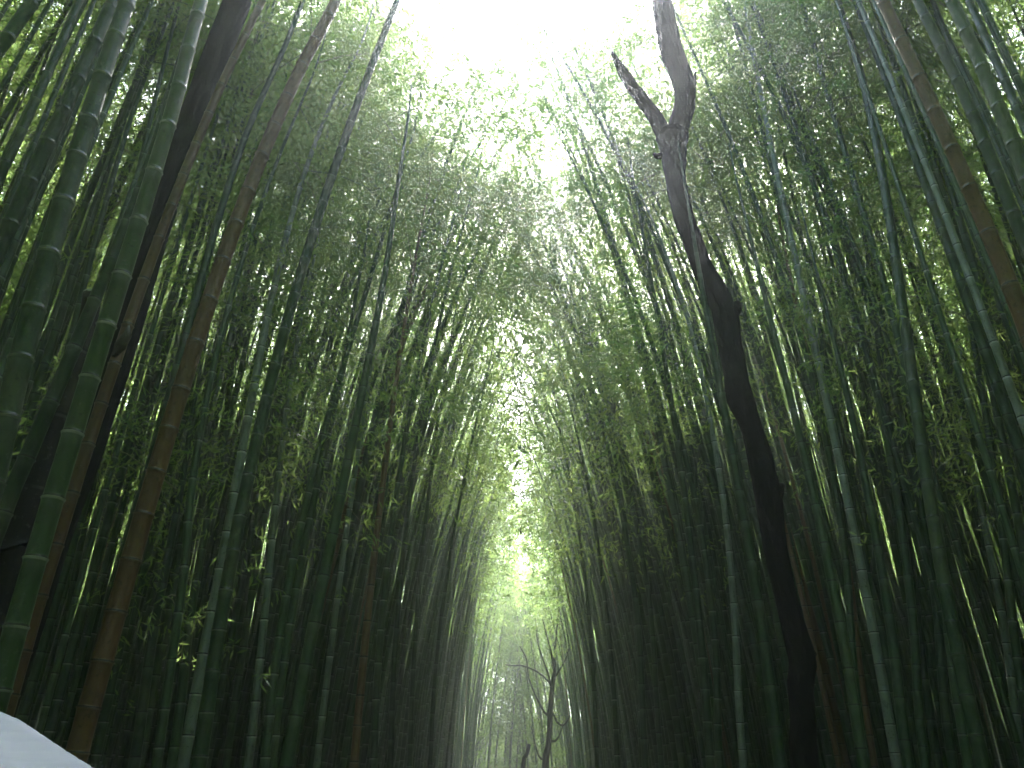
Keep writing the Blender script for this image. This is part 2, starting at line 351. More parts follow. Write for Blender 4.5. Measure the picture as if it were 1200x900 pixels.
# ------------------------------------------------------------------ the bamboo
# kind, diameter, width in the photograph at the last (lowest) place, places from the top down, label
HERO = [
 # ---- left of the path
 ('green', .10, 22, [(40,0),(22,24),(4,52),(-30,105)], 'green bamboo crossing the very corner above the thin slanting one'),
 ('green', .06, 9, [(60,0),(31,52),(0,105),(-20,140)], 'thin slanting bamboo just under the one crossing the upper corner'),
 ('green', .09, 16, [(93,0),(62,75),(13,177),(-12,235)], 'slim dark bamboo leaning above the two stout green ones'),
 ('green', .11, 26, [(133,0),(93,90),(50,180),(0,290),(-40,380)], 'stout green bamboo leaning between a slim dark one and the stoutest one'),
 ('green', .125, 36, [(150,0),(115,105),(88,190),(60,290),(35,380),(12,470),(-14,580)], 'stoutest blue-green bamboo with dark node rings, nearest the path edge'),
 ('green', .07, 11, [(200,15),(160,110),(138,200),(110,290),(85,380),(65,470),(48,540)], 'slim dark bamboo between the stoutest one and the bright green one'),
 ('green', .06, 9, [(207,15),(183,110),(163,200),(140,290),(118,380)], 'thin dark bamboo passing close behind the bright green one'),
 ('vivid', .10, 33, [(236,0),(207,117),(188,170),(168,238),(150,300),(136,345),(118,411),(95,488),(67,560),(42,640),(20,735),(-6,830)], 'bright green bamboo with white node rings beside the dark leaning trunk'),
 ('green', .105, 27, [(213,60),(175,190),(150,250),(131,305),(92,405),(58,470),(30,535),(6,600)], 'dull green bamboo running alongside the bright green white-ringed one'),
 ('tan', .085, 20, [(322,-30),(310,0),(270,80),(235,150),(205,235),(177,300),(158,355),(143,400),(122,470),(92,560),(62,650),(40,720)], 'weathered tan bamboo just beside the dark leaning trunk'),
 ('green', .085, 15, [(338,45),(290,150),(262,235),(246,300),(220,383),(197,467),(180,530),(150,640)], 'slim green bamboo between the tan one and the red-brown one'),
 ('tan', .125, 31, [(395,0),(347,83),(313,173),(286,245),(262,300),(236,370),(206,490),(183,560),(165,605),(148,665),(130,740),(114,800),(94,870)], 'stout red-brown dead bamboo standing among green ones'),
 ('green', .075, 13, [(363,97),(330,173),(310,233),(287,293),(267,367),(247,433),(233,513),(225,590),(213,680)], 'dark green bamboo close behind the red-brown one'),
 ('pale', .09, 16, [(420,60),(393,110),(367,170),(350,220),(333,290),(317,377),(298,447),(283,527),(270,593),(254,680),(238,780)], 'grey-green bamboo with pale bloom beside the tall smooth green one'),
 ('green', .105, 21, [(470,-10),(462,10),(425,100),(390,200),(360,300),(335,395),(308,483),(290,560),(270,650),(252,760),(238,880)], 'tall smooth green bamboo reaching highest beside the sky opening'),
 ('pale', .08, 13, [(372,290),(358,340),(343,433),(333,517),(322,590),(316,667),(306,760),(297,840),(291,900)], 'whitest bamboo with close-set chalky node rings'),
 ('green', .085, 14, [(480,170),(445,290),(400,437),(370,540),(355,600),(340,680),(322,790),(310,890)], 'green bamboo leaning away behind the whitest one'),
 ('green', .10, 20, [(470,190),(452,320),(425,450),(395,600),(372,725),(350,810),(338,890)], 'dark stout bamboo between the whitest one and the thin chalky one'),
 ('pale', .075, 10, [(475,170),(455,300),(432,440),(411,590),(396,700),(381,810),(371,900)], 'thin chalky bamboo with white node rings beside the rusty brown one'),
 ('tan', .085, 12.5, [(500,230),(483,330),(465,440),(454,520),(436,675),(422,825),(414,900)], 'rusty brown thin bamboo standing upright by the path'),
 ('green', .08, 11, [(535,240),(515,330),(490,420),(474,520),(456,650),(443,780),(437,900)], 'dark bamboo next behind the rusty brown one'),
 ('green', .075, 9, [(560,200),(527,330),(503,430),(489,520),(474,640),(462,780),(457,900)], 'thin dark bamboo rising through the leaves beside the path'),
 ('green', .075, 8, [(540,330),(524,420),(510,520),(495,650),(484,780),(480,900)], 'thin bamboo second beyond the rusty brown one'),
 ('green', .07, 7, [(575,420),(552,520),(537,600),(520,700),(509,800),(504,900)], 'thin curved bamboo bowing over the path into bright leaves'),
 ('green', .095, 15, [(305,320),(290,400),(272,480),(252,560),(238,640),(223,730),(208,850)], 'dark green bamboo with pale rings between red-brown and grey-green ones'),
 ('green', .09, 12, [(150,380),(130,470),(112,560),(92,650),(72,760)], 'dim green bamboo behind the tan weathered one'),
 ('green', .10, 17, [(228,470),(214,560),(196,660),(176,760),(160,880)], 'dim green bamboo standing beside the foot of the red-brown one'),
 ('green', .10, 16, [(420,330),(400,440),(377,540),(357,640),(338,740),(325,830),(317,900)], 'stout green bamboo just behind the whitest one'),
 # ---- right of the path
 ('green', .075, 8, [(640,240),(652,295),(680,370),(702,450),(725,525),(748,625),(762,720),(772,850)], 'first slim bamboo arching into the sky gap over the path'),
 ('green', .085, 11, [(652,150),(665,178),(702,255),(735,325),(772,425),(805,535),(824,640),(836,760),(844,880)], 'second slim bamboo arching into the sky gap over the path'),
 ('pale', .085, 11, [(712,155),(722,178),(765,260),(800,350),(822,440),(845,575),(860,700),(868,860)], 'light bamboo with a pale tip just beside the forked trunk'),
 ('green', .08, 11, [(785,0),(800,35),(840,120),(875,215),(908,300),(933,375),(952,440),(973,540),(990,660),(1003,800)], 'slim bamboo arching close past the fork of the dark trunk'),
 ('green', .085, 13, [(835,-20),(852,12),(910,110),(940,195),(978,280),(1008,375),(1030,470),(1052,590),(1070,730),(1080,860)], 'slim green bamboo crossing another near the upper sky patch'),
 ('pale', .09, 14, [(868,-10),(880,30),(895,110),(910,210),(934,320),(957,430),(982,530),(998,600),(1018,690),(1034,790),(1046,890)], 'stout pale bamboo with whitish node rings beside the forked trunk'),
 ('green', .085, 13, [(876,-10),(920,100),(960,190),(995,295),(1024,380),(1050,460),(1075,570),(1096,700),(1110,850)], 'green bamboo leaning between the pale one and the thick bright one'),
 ('green', .11, 21, [(985,10),(1005,80),(1025,150),(1045,250),(1057,380),(1070,480),(1088,570),(1108,670),(1130,780),(1146,890)], 'thick blue-green bamboo rising below the upper sky patch'),
 ('tan', .10, 26, [(1030,-10),(1050,35),(1082,105),(1125,190),(1165,290),(1200,380),(1240,490)], 'orange-brown dead bamboo leaning out past the grove edge'),
 ('green', .10, 21, [(1070,-10),(1125,100),(1160,185),(1200,280),(1245,395)], 'stout green bamboo leaning just above the orange-brown one'),
 ('green', .105, 24, [(1110,-10),(1145,65),(1175,140),(1202,205),(1250,330)], 'stout dark bamboo, outermost of those above the orange-brown one'),
 ('green', .085, 14, [(1045,0),(1070,75),(1100,175),(1130,280),(1160,380),(1182,470),(1205,580),(1222,700)], 'slim green bamboo following the orange-brown one underneath'),
 ('green', .085, 14, [(935,-15),(950,25),(965,125),(1015,240),(1037,325),(1060,425),(1085,560),(1100,640),(1122,800)], 'green bamboo under the upper sky patch beside the thick one'),
 ('green', .08, 13, [(1060,60),(1090,150),(1107,240),(1130,350),(1150,445),(1163,540),(1180,650),(1194,790)], 'slim dark bamboo below the orange-brown one'),
 ('pale', .08, 12, [(1080,300),(1105,400),(1125,490),(1145,575),(1164,665),(1181,760),(1196,880)], 'chalky ringed bamboo standing at the darker end of the grove edge'),
 ('green', .11, 19, [(808,250),(826,350),(843,450),(860,550),(880,650),(900,780),(914,895)], 'stout green bamboo in front of the foot of the forked trunk'),
 ('green', .10, 17, [(872,250),(898,350),(922,450),(950,575),(978,690),(998,800),(1010,890)], 'stout green bamboo between the forked trunk and the pale one'),
 ('green', .09, 13, [(745,230),(765,330),(780,440),(800,560),(815,680),(826,800),(832,890)], 'green bamboo in the row beside the path nearest the forked trunk'),
 ('green', .085, 10, [(640,290),(660,350),(688,430),(712,520),(732,620),(748,740),(756,890)], 'slim bamboo with its tip lost in hazy leaves over the path'),
 ('green', .075, 7.5, [(655,500),(668,560),(680,630),(690,720),(697,820),(700,900)], 'thin bamboo standing just beyond the small bare tree'),
 ('green', .08, 8.5, [(660,440),(683,540),(700,630),(712,730),(720,820),(724,900)], 'thin upright bamboo second beyond the small bare tree'),
 ('green', .08, 9, [(693,400),(712,490),(730,590),(742,690),(750,800),(753,900)], 'slender dark bamboo in the row beyond the small bare tree'),
 ('green', .10, 16, [(1120,250),(1140,350),(1165,470),(1192,600),(1215,740)], 'dark green bamboo outermost in the lower grove edge'),
 ('green', .10, 17, [(960,330),(985,430),(1005,520),(1025,620),(1045,740),(1062,880)], 'stout dark bamboo behind the pale white-ringed one'),
 ('tan', .08, 10, [(900,160),(915,270),(938,380),(958,470),(978,570),(995,680),(1010,800)], 'faded brown bamboo half hidden behind the pale white-ringed one'),
 ('green', .09, 13, [(1010,230),(1020,330),(1032,430),(1050,540),(1068,660),(1084,800)], 'upright green bamboo close behind the thick blue-green one'),
]

EDGE_SEED = 5
def hero_line(D, w, pts, H, rng_h=1.0):
    d0 = ray(*pts[-1]); y = FOC * D / w * d0[1]
    A = np.array([at(px, py, y) for px, py in pts][::-1])          # lowest first
    A[:, 0] = np.polyval(np.polyfit(A[:, 2], A[:, 0], min(3, len(A) - 2)), A[:, 2])
    P = [a for a in A]
    P = [p for p in P if p[2] > .05]
    # down to the ground along the lowest stretch, turning upright
    a, b = P[0], P[min(2, len(P) - 1)]
    sl = (b - a) / (b[2] - a[2]); sl[0] = np.clip(sl[0], -.35, .35)
    g = a - sl * a[2] * .75; g[2] = -.05
    mid = (g + a) / 2; mid[0] += (a[0] - g[0]) * .08
    P = ([g, mid] if a[2] > 1.2 else [g]) + P
    # up to the full height, bowing on
    a, b = P[-3], P[-1]
    sl = (b - a) / max(b[2] - a[2], .3); sl[0] = np.clip(sl[0], -.45, .45)
    H = max(H, b[2] + 1.2) if pts[0][1] < 60 else b[2] + rng_h
    rem = H - b[2]
    for f in (.25, .5, .75, 1.0):
        P.append(b + np.array((sl[0] * rem * f * (.9 - .45 * f), .03 * rem * f, rem * f * (1 - .08 * f))))
    return catmull(P, 90), y

def added_hill(x, y):  # added slopes; those at the sides and rear block low skylight
    ax = np.abs(x)
    return smoothstep(8.5, 19, ax) * 4.5 + smoothstep(19, 38, ax) * 13 + smoothstep(46, 75, y) * 7 + smoothstep(18, 34, -y) * 4

CULMS = []      # every culm of the grove: dicts
for i, (kind, D, w, pts, label) in enumerate(HERO):
    rng = np.random.default_rng(1000 + i)
    P, y = hero_line(D, w, pts, rng.uniform(12, 15))
    CULMS.append(dict(P=P, D=D * .82, kind=kind, lod=0 if y < 9 else 1, hero=label, y=y, seed=1000 + i, t0=rng.uniform(.62, .70) if y < 6 else rng.uniform(.48, .56), nleaf=4200 if y > 5 else 2600, size=.085, tint=rng.random(), wide=1.4 if y > 5 else 1.0))

def fill_line(x, y, rng):
    side = 1 if x > 0 else -1
    H = rng.uniform(11.0, 15.0)
    edge = abs(x) < 4.2
    near = abs(x) < 2.9
    if 3 < y < 7.8: arch = rng.uniform(.3, 1.1)
    elif y <= 3: arch = rng.uniform(1.0, 3.0) if edge else rng.uniform(0, 1.5)
    elif y < 22: arch = rng.uniform(1.6, 3.2) if near else (rng.uniform(.6, 2.4) if edge else rng.uniform(0, 1.0))
    else: arch = (rng.uniform(.9, 2.5) if edge else rng.uniform(.1, 1.5))
    lean = rng.normal() * .17; leany = rng.normal() * .35
    if not edge: lean = rng.normal() * .5
    t = np.linspace(0, 1, 40)
    z0 = float(added_hill(x, y))
    X = x - side * arch * t ** 1.9 + lean * t
    Y = y + leany * t ** 1.3
    Z = z0 - .05 + H * (t - .07 * t ** 4)
    return np.stack([X, Y, Z], -1)

frng = np.random.default_rng(EDGE_SEED)
occ = [(c['P'][4][0], c['P'][4][1]) for c in CULMS]
def free(x, y, d):
    return all((x - a) ** 2 + (y - b) ** 2 > d * d for a, b in occ)
def add_fill(x, y, **kw):
    i = len(CULMS); rng = np.random.default_rng(9000 + i)
    far = y > 20 or y < 1
    r = rng.random()
    kind = 'tan' if r < .05 and y > 8 else ('pale' if .05 < r < .11 else 'green')
    D = rng.uniform(.045, .085) if y < 9 else rng.uniform(.055, .10)
    c = dict(P=fill_line(x, y, rng), D=D, kind=kind, hero=None, y=y, seed=9000 + i, x=x,
             t0=rng.uniform(.30, .5) if y > 13 else rng.uniform(.42, .56), nleaf=1700 if not far else 800, size=.088 if not far else .15, tint=rng.random())
    c['lod'] = 1 if (1 < y < 16 and abs(x) < 8) else 2
    c.update(kw)
    occ.append((x, y)); CULMS.append(c)

for side in (-1, 1):
    # the dense first metres beside the path
    for _ in range(9000):
        y = frng.uniform(-9, 46); x = side * (2.0 + 2.6 * frng.random() ** 1.3)
        if 0 < y < 9 and abs(x) < 3.7 - .16 * y + .5: continue
        dmin = (.30 if y < 14 else .36) if y < 26 else .5
        if y < 2: dmin = .6
        if free(x, y, dmin):
            if y > 7.8: add_fill(x, y, t0=frng.uniform(.46, .62) + (.17 if y < 10.5 else (.11 if y < 17 else 0)), nleaf=4300 if y < 10.5 else (1000 if y < 20 else 700), wide=1.4)
            elif y < 2: add_fill(x, y, nleaf=2600, wide=1.5, t0=.3 if y < -2 else .6)  # unseen crowns overhead and behind, thickened to cut skylight
            else: add_fill(x, y, t0=frng.uniform(.55, .66), nleaf=4600, wide=1.35)
    for _ in range(5200):
        y = frng.uniform(-10, 46); x = side * frng.uniform(4.5, 12.5)
        if abs(x) > 9 + y * .95 and y > 2: continue
        if free(x, y, (.68 if y < 14 else .8) if y < 26 else .95): add_fill(x, y, nleaf=(2900 if 1 < y < 14 else (1900 if 1 < y < 20 else (1700 if y <= 1 else 600))), t0=(.12 if y < 13 else 0) + (frng.uniform(.32, .5) if abs(x) > 6.5 else frng.uniform(.42, .6)), **(dict(size=.145) if abs(x) > 7 else {}))
# the outermost rows up the added bank are leafy to low down, thickened against side light
    for _ in range(1500):
        y = frng.uniform(-10, 50); x = side * frng.uniform(12.5, 21)
        if free(x, y, 1.05): add_fill(x, y, t0=.02, nleaf=2600, size=.21, wide=1.35)
# the path bends away: bamboo closes the far end; unseen rows added behind the camera block skylight
for _ in range(900):
    y = frng.uniform(39, 56); x = frng.uniform(-12, 12)
    if free(x, y, .8): add_fill(x, y, t0=.03, nleaf=1300, size=.19)
for _ in range(400):
    y = frng.uniform(-20, -10); x = frng.uniform(-12, 12)
    if free(x, y, 1.0): add_fill(x, y, t0=.08, nleaf=1600, size=.22)

# leafy young bamboo where the path turns out of sight
for _ in range(60):
    y = frng.uniform(35.5, 41); x = frng.uniform(-3.2, 3.0)
    if free(x, y, .5): add_fill(x, y, t0=.02, nleaf=2600, size=.16, wide=.9, kind='green')

# slim young stems packed between the older ones
for side in (-1, 1):
    for _ in range(2600):
        y = frng.uniform(5.5, 27); x = side * (2.3 + 5.2 * frng.random())
        if y < 9 and abs(x) < 4.4 - .16 * y + .5: continue
        if free(x, y, .27): add_fill(x, y, D=frng.uniform(.035, .06), t0=.66, nleaf=450, kind='green' if frng.random() > .06 else 'tan')

IND = {   #INDLIST  the stems of the grove that show most, each a thing of its own
  61: 'second sturdy green bamboo from the path between the stoutest and bright green ones',
  73: 'fourteenth slender green bamboo from the path between the rusty brown and thin curved ones',
  81: 'tenth slender green bamboo from the path between the rusty brown and thin curved ones',
  91: 'third slim green bamboo from the path between the red-brown and grey-green ones',
  96: 'third slim green bamboo from the path between the whitest and thin chalky ones',
  101: 'fifth slender green bamboo from the path between the rusty brown and thin curved ones',
  118: 'fifth slender green bamboo between the thin curved one and the path',
  128: 'third slender green bamboo from the path between the rusty brown and thin curved ones',
  135: 'first slender green bamboo between the thin curved one and the path',
  137: 'eighth slim green bamboo from the path between the rusty brown and thin curved ones',
  151: 'lone slim green leafy bamboo between the tall smooth and whitest ones',
  160: 'third slim green bamboo from the path between the tall smooth and whitest ones',
  166: 'first slender green bamboo from the path between the rusty brown and thin curved ones',
  168: 'seventh slim green bamboo from the path between the weathered tan and red-brown ones',
  169: 'lone slim green leafy bamboo between the thin chalky and rusty brown ones',
  181: 'first slim green leafy bamboo from the path between the stoutest and bright green ones',
  186: 'first slim green bamboo from the path between the rusty brown and thin curved ones',
  187: 'fourth slim green bamboo from the path between the thin chalky and rusty brown ones',
  188: 'ninth slim green bamboo from the path between the whitest and thin chalky ones',
  211: 'tenth slim green bamboo from the path between the whitest and thin chalky ones',
  214: 'third slim green bamboo from the path between the stoutest and bright green ones',
  218: 'second slender green bamboo between the thin curved one and the path',
  219: 'second slim green bamboo from the path between the tall smooth and whitest ones',
  221: 'fourth slender green bamboo from the path between the rusty brown and thin curved ones',
  227: 'tenth slim green bamboo from the path between the red-brown and grey-green ones',
  237: 'fourth slim green bamboo from the path between the rusty brown and thin curved ones',
  251: 'sixth slim green bamboo from the path between the red-brown and grey-green ones',
  274: 'first sturdy green bamboo from the path outside the stoutest one',
  278: 'seventh slim green bamboo from the path between the whitest and thin chalky ones',
  279: 'ninth slim green bamboo from the path between the red-brown and grey-green ones',
  288: 'second slender green bamboo from the path between the red-brown and grey-green ones',
  305: 'second slim green bamboo from the path between the red-brown and grey-green ones',
  315: 'first slim green leafy bamboo from the path between the red-brown and grey-green ones',
  317: 'lone slim green leafy bamboo between the weathered tan and red-brown ones',
  318: 'sixth slim green bamboo from the path between the weathered tan and red-brown ones',
  324: 'first slender green bamboo from the path between the thin chalky and rusty brown ones',
  327: 'first slim green bamboo from the path between the red-brown and grey-green ones',
  333: 'third slender green bamboo between the thin curved one and the path',
  334: 'second slim green bamboo from the path between the rusty brown and thin curved ones',
  336: 'eighth slim green bamboo from the path between the red-brown and grey-green ones',
  340: 'eighth slim green bamboo from the path between the whitest and thin chalky ones',
  341: 'third slender green bamboo from the path between the red-brown and grey-green ones',
  343: 'eleventh slender green bamboo from the path between the rusty brown and thin curved ones',
  344: 'third slim green bamboo from the path between the rusty brown and thin curved ones',
  345: 'fourth slim green bamboo from the path between the weathered tan and red-brown ones',
  348: 'fourth slim green leafy bamboo from the path between the red-brown and grey-green ones',
  351: 'fourth slim green bamboo from the path between the red-brown and grey-green ones',
  358: 'seventh slender green bamboo between the thin curved one and the path',
  359: 'third sturdy green bamboo from the path between the stoutest and bright green ones',
  374: 'lone slender chalky bamboo between the rusty brown and thin curved ones',
  379: 'first slim green bamboo from the path between the tall smooth and whitest ones',
  382: 'sixth slim green bamboo from the path between the whitest and thin chalky ones',
  390: 'sixth slender green bamboo from the path between the rusty brown and thin curved ones',
  393: 'first slim green bamboo from the path between the whitest and thin chalky ones',
  397: 'fifth slim green bamboo from the path between the red-brown and grey-green ones',
  399: 'fifth slim green bamboo from the path between the rusty brown and thin curved ones',
  406: 'lone slim green leafy bamboo between the whitest and thin chalky ones',
  408: 'second sturdy green bamboo from the path outside the stoutest one',
  410: 'fifteenth slender green bamboo from the path between the rusty brown and thin curved ones',
  418: 'fifth slim green bamboo from the path between the whitest and thin chalky ones',
  423: 'ninth slender green bamboo from the path between the rusty brown and thin curved ones',
  431: 'fourth slim green bamboo from the path between the whitest and thin chalky ones',
  433: 'sixth slender green bamboo between the thin curved one and the path',
  435: 'sixth slim green bamboo from the path between the thin chalky and rusty brown ones',
  436: 'third slim green bamboo from the path between the weathered tan and red-brown ones',
  439: 'first slender green bamboo from the path between the red-brown and grey-green ones',
  440: 'first sturdy green bamboo from the path between the stoutest and bright green ones',
  441: 'twelfth slender green bamboo from the path between the rusty brown and thin curved ones',
  443: 'eighth slender green bamboo from the path between the rusty brown and thin curved ones',
  444: 'fifth slim green bamboo from the path between the weathered tan and red-brown ones',
  448: 'seventh slim green bamboo from the path between the rusty brown and thin curved ones',
  451: 'sixth slim green bamboo from the path between the rusty brown and thin curved ones',
  454: 'fifth slim green bamboo from the path between the tall smooth and whitest ones',
  464: 'fourth sturdy green bamboo from the path outside the stoutest one',
  467: 'lone slim green leafy bamboo outside the stoutest one',
  469: 'thirteenth slender green bamboo from the path between the rusty brown and thin curved ones',
  474: 'seventh slim green bamboo from the path between the red-brown and grey-green ones',
  475: 'third slim green bamboo from the path between the thin chalky and rusty brown ones',
  477: 'lone slender green leafy bamboo between the weathered tan and red-brown ones',
  489: 'third slim green leafy bamboo from the path between the stoutest and bright green ones',
  492: 'second slender green bamboo from the path between the thin chalky and rusty brown ones',
  496: 'fifth slim green bamboo from the path between the thin chalky and rusty brown ones',
  497: 'second slim green bamboo from the path between the thin chalky and rusty brown ones',
  499: 'seventh slender green bamboo from the path between the rusty brown and thin curved ones',
  501: 'third slim green bamboo from the path outside the stoutest one',
  502: 'first slim green bamboo from the path between the thin chalky and rusty brown ones',
  503: 'lone slim brown bamboo between the whitest and thin chalky ones',
  507: 'lone slender green bamboo between the whitest and thin chalky ones',
  512: 'second slim green bamboo from the path between the weathered tan and red-brown ones',
  515: 'fourth slim green bamboo from the path between the tall smooth and whitest ones',
  517: 'second slim green leafy bamboo from the path between the red-brown and grey-green ones',
  518: 'first slim green bamboo from the path between the stoutest and bright green ones',
  519: 'second slender green bamboo from the path between the rusty brown and thin curved ones',
  526: 'lone slim chalky bamboo between the red-brown and grey-green ones',
  527: 'lone slender chalky bamboo between the thin curved one and the path',
  530: 'third slim green leafy bamboo from the path between the red-brown and grey-green ones',
  533: 'fifth slender green bamboo from the path between the red-brown and grey-green ones',
  534: 'sixth slim green bamboo from the path between the tall smooth and whitest ones',
  535: 'second slim green bamboo from the path between the whitest and thin chalky ones',
  536: 'fourth slender green bamboo between the thin curved one and the path',
  538: 'lone slim chalky bamboo between the tall smooth and whitest ones',
  539: 'first slim green bamboo from the path outside the stoutest one',
  550: 'second slim green leafy bamboo from the path between the stoutest and bright green ones',
  561: 'first slim green bamboo from the path between the weathered tan and red-brown ones',
  934: 'third sturdy green bamboo from the path outside the stoutest one',
  1209: 'tenth slim green bamboo from the path between the pale-tipped and pale white-ringed ones',
  1226: 'first slender chalky bamboo between the path and the sky-gap arching one',
  1227: 'third slim green bamboo from the path between the thick blue-green and orange-brown ones',
  1229: 'lone slender green leafy bamboo between the pale white-ringed and thick blue-green ones',
  1239: 'nineteenth slender green bamboo between the path and the sky-gap arching one',
  1241: 'lone sturdy green leafy bamboo outside the orange-brown one',
  1254: 'fourth slim green bamboo from the path between the pale-tipped and pale white-ringed ones',
  1261: 'third slender green bamboo from the path between the sky-gap arching and pale-tipped ones',
  1265: 'twelfth slim green bamboo between the path and the sky-gap arching one',
  1272: 'third slim green bamboo from the path between the pale-tipped and pale white-ringed ones',
  1273: 'sixth slim green bamboo from the path between the pale white-ringed and thick blue-green ones',
  1276: 'fifth slim green bamboo between the path and the sky-gap arching one',
  1278: 'thirteenth slim green bamboo between the path and the sky-gap arching one',
  1298: 'seventh slim green bamboo between the path and the sky-gap arching one',
  1313: 'lone sturdy chalky bamboo between the thick blue-green and orange-brown ones',
  1314: 'eleventh slim green bamboo between the path and the sky-gap arching one',
  1316: 'third slender green bamboo between the path and the sky-gap arching one',
  1318: 'fifteenth slim green bamboo from the path between the pale-tipped and pale white-ringed ones',
  1324: 'fifth slender green bamboo between the path and the sky-gap arching one',
  1328: 'tenth slender green bamboo from the path between the pale-tipped and pale white-ringed ones',
  1331: 'first slim green bamboo from the path between the pale white-ringed and thick blue-green ones',
  1341: 'fifth slender green bamboo from the path between the pale-tipped and pale white-ringed ones',
  1342: 'eleventh slim green bamboo from the path between the pale white-ringed and thick blue-green ones',
  1346: 'fourth slim green bamboo between the path and the sky-gap arching one',
  1349: 'sixth slender green bamboo from the path between the pale-tipped and pale white-ringed ones',
  1350: 'first slender green bamboo from the path between the pale white-ringed and thick blue-green ones',
  1352: 'second slender green bamboo between the path and the sky-gap arching one',
  1355: 'ninth slim green bamboo from the path between the pale-tipped and pale white-ringed ones',
  1357: 'ninth slim green bamboo between the path and the sky-gap arching one',
  1358: 'fourth slender green bamboo from the path between the pale-tipped and pale white-ringed ones',
  1366: 'third slim green leafy bamboo from the path between the pale-tipped and pale white-ringed ones',
  1374: 'fifth slim green bamboo from the path between the pale white-ringed and thick blue-green ones',
  1378: 'third slender green bamboo from the path between the pale-tipped and pale white-ringed ones',
  1380: 'sixteenth slender green bamboo between the path and the sky-gap arching one',
  1386: 'second slim brown bamboo from the path between the pale-tipped and pale white-ringed ones',
  1387: 'third slim green bamboo from the path outside the orange-brown one',
  1401: 'first slender brown bamboo between the path and the sky-gap arching one',
  1403: 'first slim green bamboo from the path between the thick blue-green and orange-brown ones',
  1404: 'first slender green bamboo between the path and the sky-gap arching one',
  1410: 'seventh slim green bamboo from the path between the pale-tipped and pale white-ringed ones',
  1418: 'eighth slim green bamboo between the path and the sky-gap arching one',
  1420: 'first slim green bamboo between the path and the sky-gap arching one',
  1424: 'lone slim green leafy bamboo between the thick blue-green and orange-brown ones',
  1430: 'first sturdy green bamboo from the path between the thick blue-green and orange-brown ones',
  1437: 'seventh slender green bamboo between the path and the sky-gap arching one',
  1441: 'ninth slim green bamboo from the path between the thick blue-green and orange-brown ones',
  1442: 'thirteenth slim green bamboo from the path between the pale-tipped and pale white-ringed ones',
  1444: 'thirteenth slender green bamboo between the path and the sky-gap arching one',
  1448: 'first sturdy green bamboo from the path outside the orange-brown one',
  1449: 'twelfth slender green bamboo between the path and the sky-gap arching one',
  1454: 'second slim green bamboo from the path between the sky-gap arching and pale-tipped ones',
  1459: 'fourth slender green bamboo between the path and the sky-gap arching one',
  1461: 'fifth slim green bamboo from the path between the thick blue-green and orange-brown ones',
  1467: 'tenth slim green bamboo between the path and the sky-gap arching one',
  1468: 'second sturdy green bamboo from the path between the thick blue-green and orange-brown ones',
  1479: 'twenty-third slender green bamboo between the path and the sky-gap arching one',
  1480: 'first slim green leafy bamboo from the path between the pale-tipped and pale white-ringed ones',
  1481: 'third slim green bamboo from the path between the sky-gap arching and pale-tipped ones',
  1483: 'first slim green bamboo from the path outside the orange-brown one',
  1494: 'sixteenth slim green bamboo from the path between the pale-tipped and pale white-ringed ones',
  1499: 'eighth slim green bamboo from the path between the pale white-ringed and thick blue-green ones',
  1503: 'second slender green bamboo from the path between the pale-tipped and pale white-ringed ones',
  1508: 'third slim green bamboo between the path and the sky-gap arching one',
  1512: 'sixth slender green bamboo between the path and the sky-gap arching one',
  1520: 'lone slender brown bamboo between the pale-tipped and pale white-ringed ones',
  1531: 'first slim green bamboo from the path between the sky-gap arching and pale-tipped ones',
  1533: 'eighth slender green bamboo between the path and the sky-gap arching one',
  1537: 'second slim green bamboo from the path between the thick blue-green and orange-brown ones',
  1539: 'eighteenth slender green bamboo between the path and the sky-gap arching one',
  1540: 'second slim green bamboo from the path between the pale-tipped and pale white-ringed ones',
  1545: 'twenty-second slender green bamboo between the path and the sky-gap arching one',
  1548: 'eleventh slim green bamboo from the path between the pale-tipped and pale white-ringed ones',
  1551: 'second slim green bamboo from the path between the pale white-ringed and thick blue-green ones',
  1561: 'fourteenth slender green bamboo between the path and the sky-gap arching one',
  1564: 'tenth slender green bamboo between the path and the sky-gap arching one',
  1565: 'fifth slim green bamboo from the path between the pale-tipped and pale white-ringed ones',
  1568: 'fifteenth slender green bamboo between the path and the sky-gap arching one',
  1571: 'ninth slender green bamboo between the path and the sky-gap arching one',
  1575: 'second slender green bamboo from the path between the sky-gap arching and pale-tipped ones',
  1576: 'seventh slim green bamboo from the path between the thick blue-green and orange-brown ones',
  1577: 'second slender green bamboo from the path between the pale white-ringed and thick blue-green ones',
  1578: 'second sturdy green bamboo from the path outside the orange-brown one',
  1579: 'second slender chalky bamboo between the path and the sky-gap arching one',
  1582: 'sixth slim green bamboo from the path between the pale-tipped and pale white-ringed ones',
  1595: 'third slender chalky bamboo between the path and the sky-gap arching one',
  1599: 'second slim green leafy bamboo from the path between the pale-tipped and pale white-ringed ones',
  1601: 'fourth slim green bamboo from the path between the sky-gap arching and pale-tipped ones',
  1605: 'seventeenth slender green bamboo between the path and the sky-gap arching one',
  1616: 'sixth slim green bamboo between the path and the sky-gap arching one',
  1617: 'ninth slim green bamboo from the path between the pale white-ringed and thick blue-green ones',
  1624: 'twentieth slender green bamboo between the path and the sky-gap arching one',
  1628: 'fourth slim green bamboo from the path between the thick blue-green and orange-brown ones',
  1629: 'first slim green bamboo from the path between the pale-tipped and pale white-ringed ones',
  1642: 'lone sturdy chalky leafy bamboo between the thick blue-green and orange-brown ones',
  1643: 'seventh slim green bamboo from the path between the pale white-ringed and thick blue-green ones',
  1647: 'second slim green bamboo from the path outside the orange-brown one',
  1651: 'eighth slim green bamboo from the path between the pale-tipped and pale white-ringed ones',
  1652: 'third slim green bamboo from the path between the pale white-ringed and thick blue-green ones',
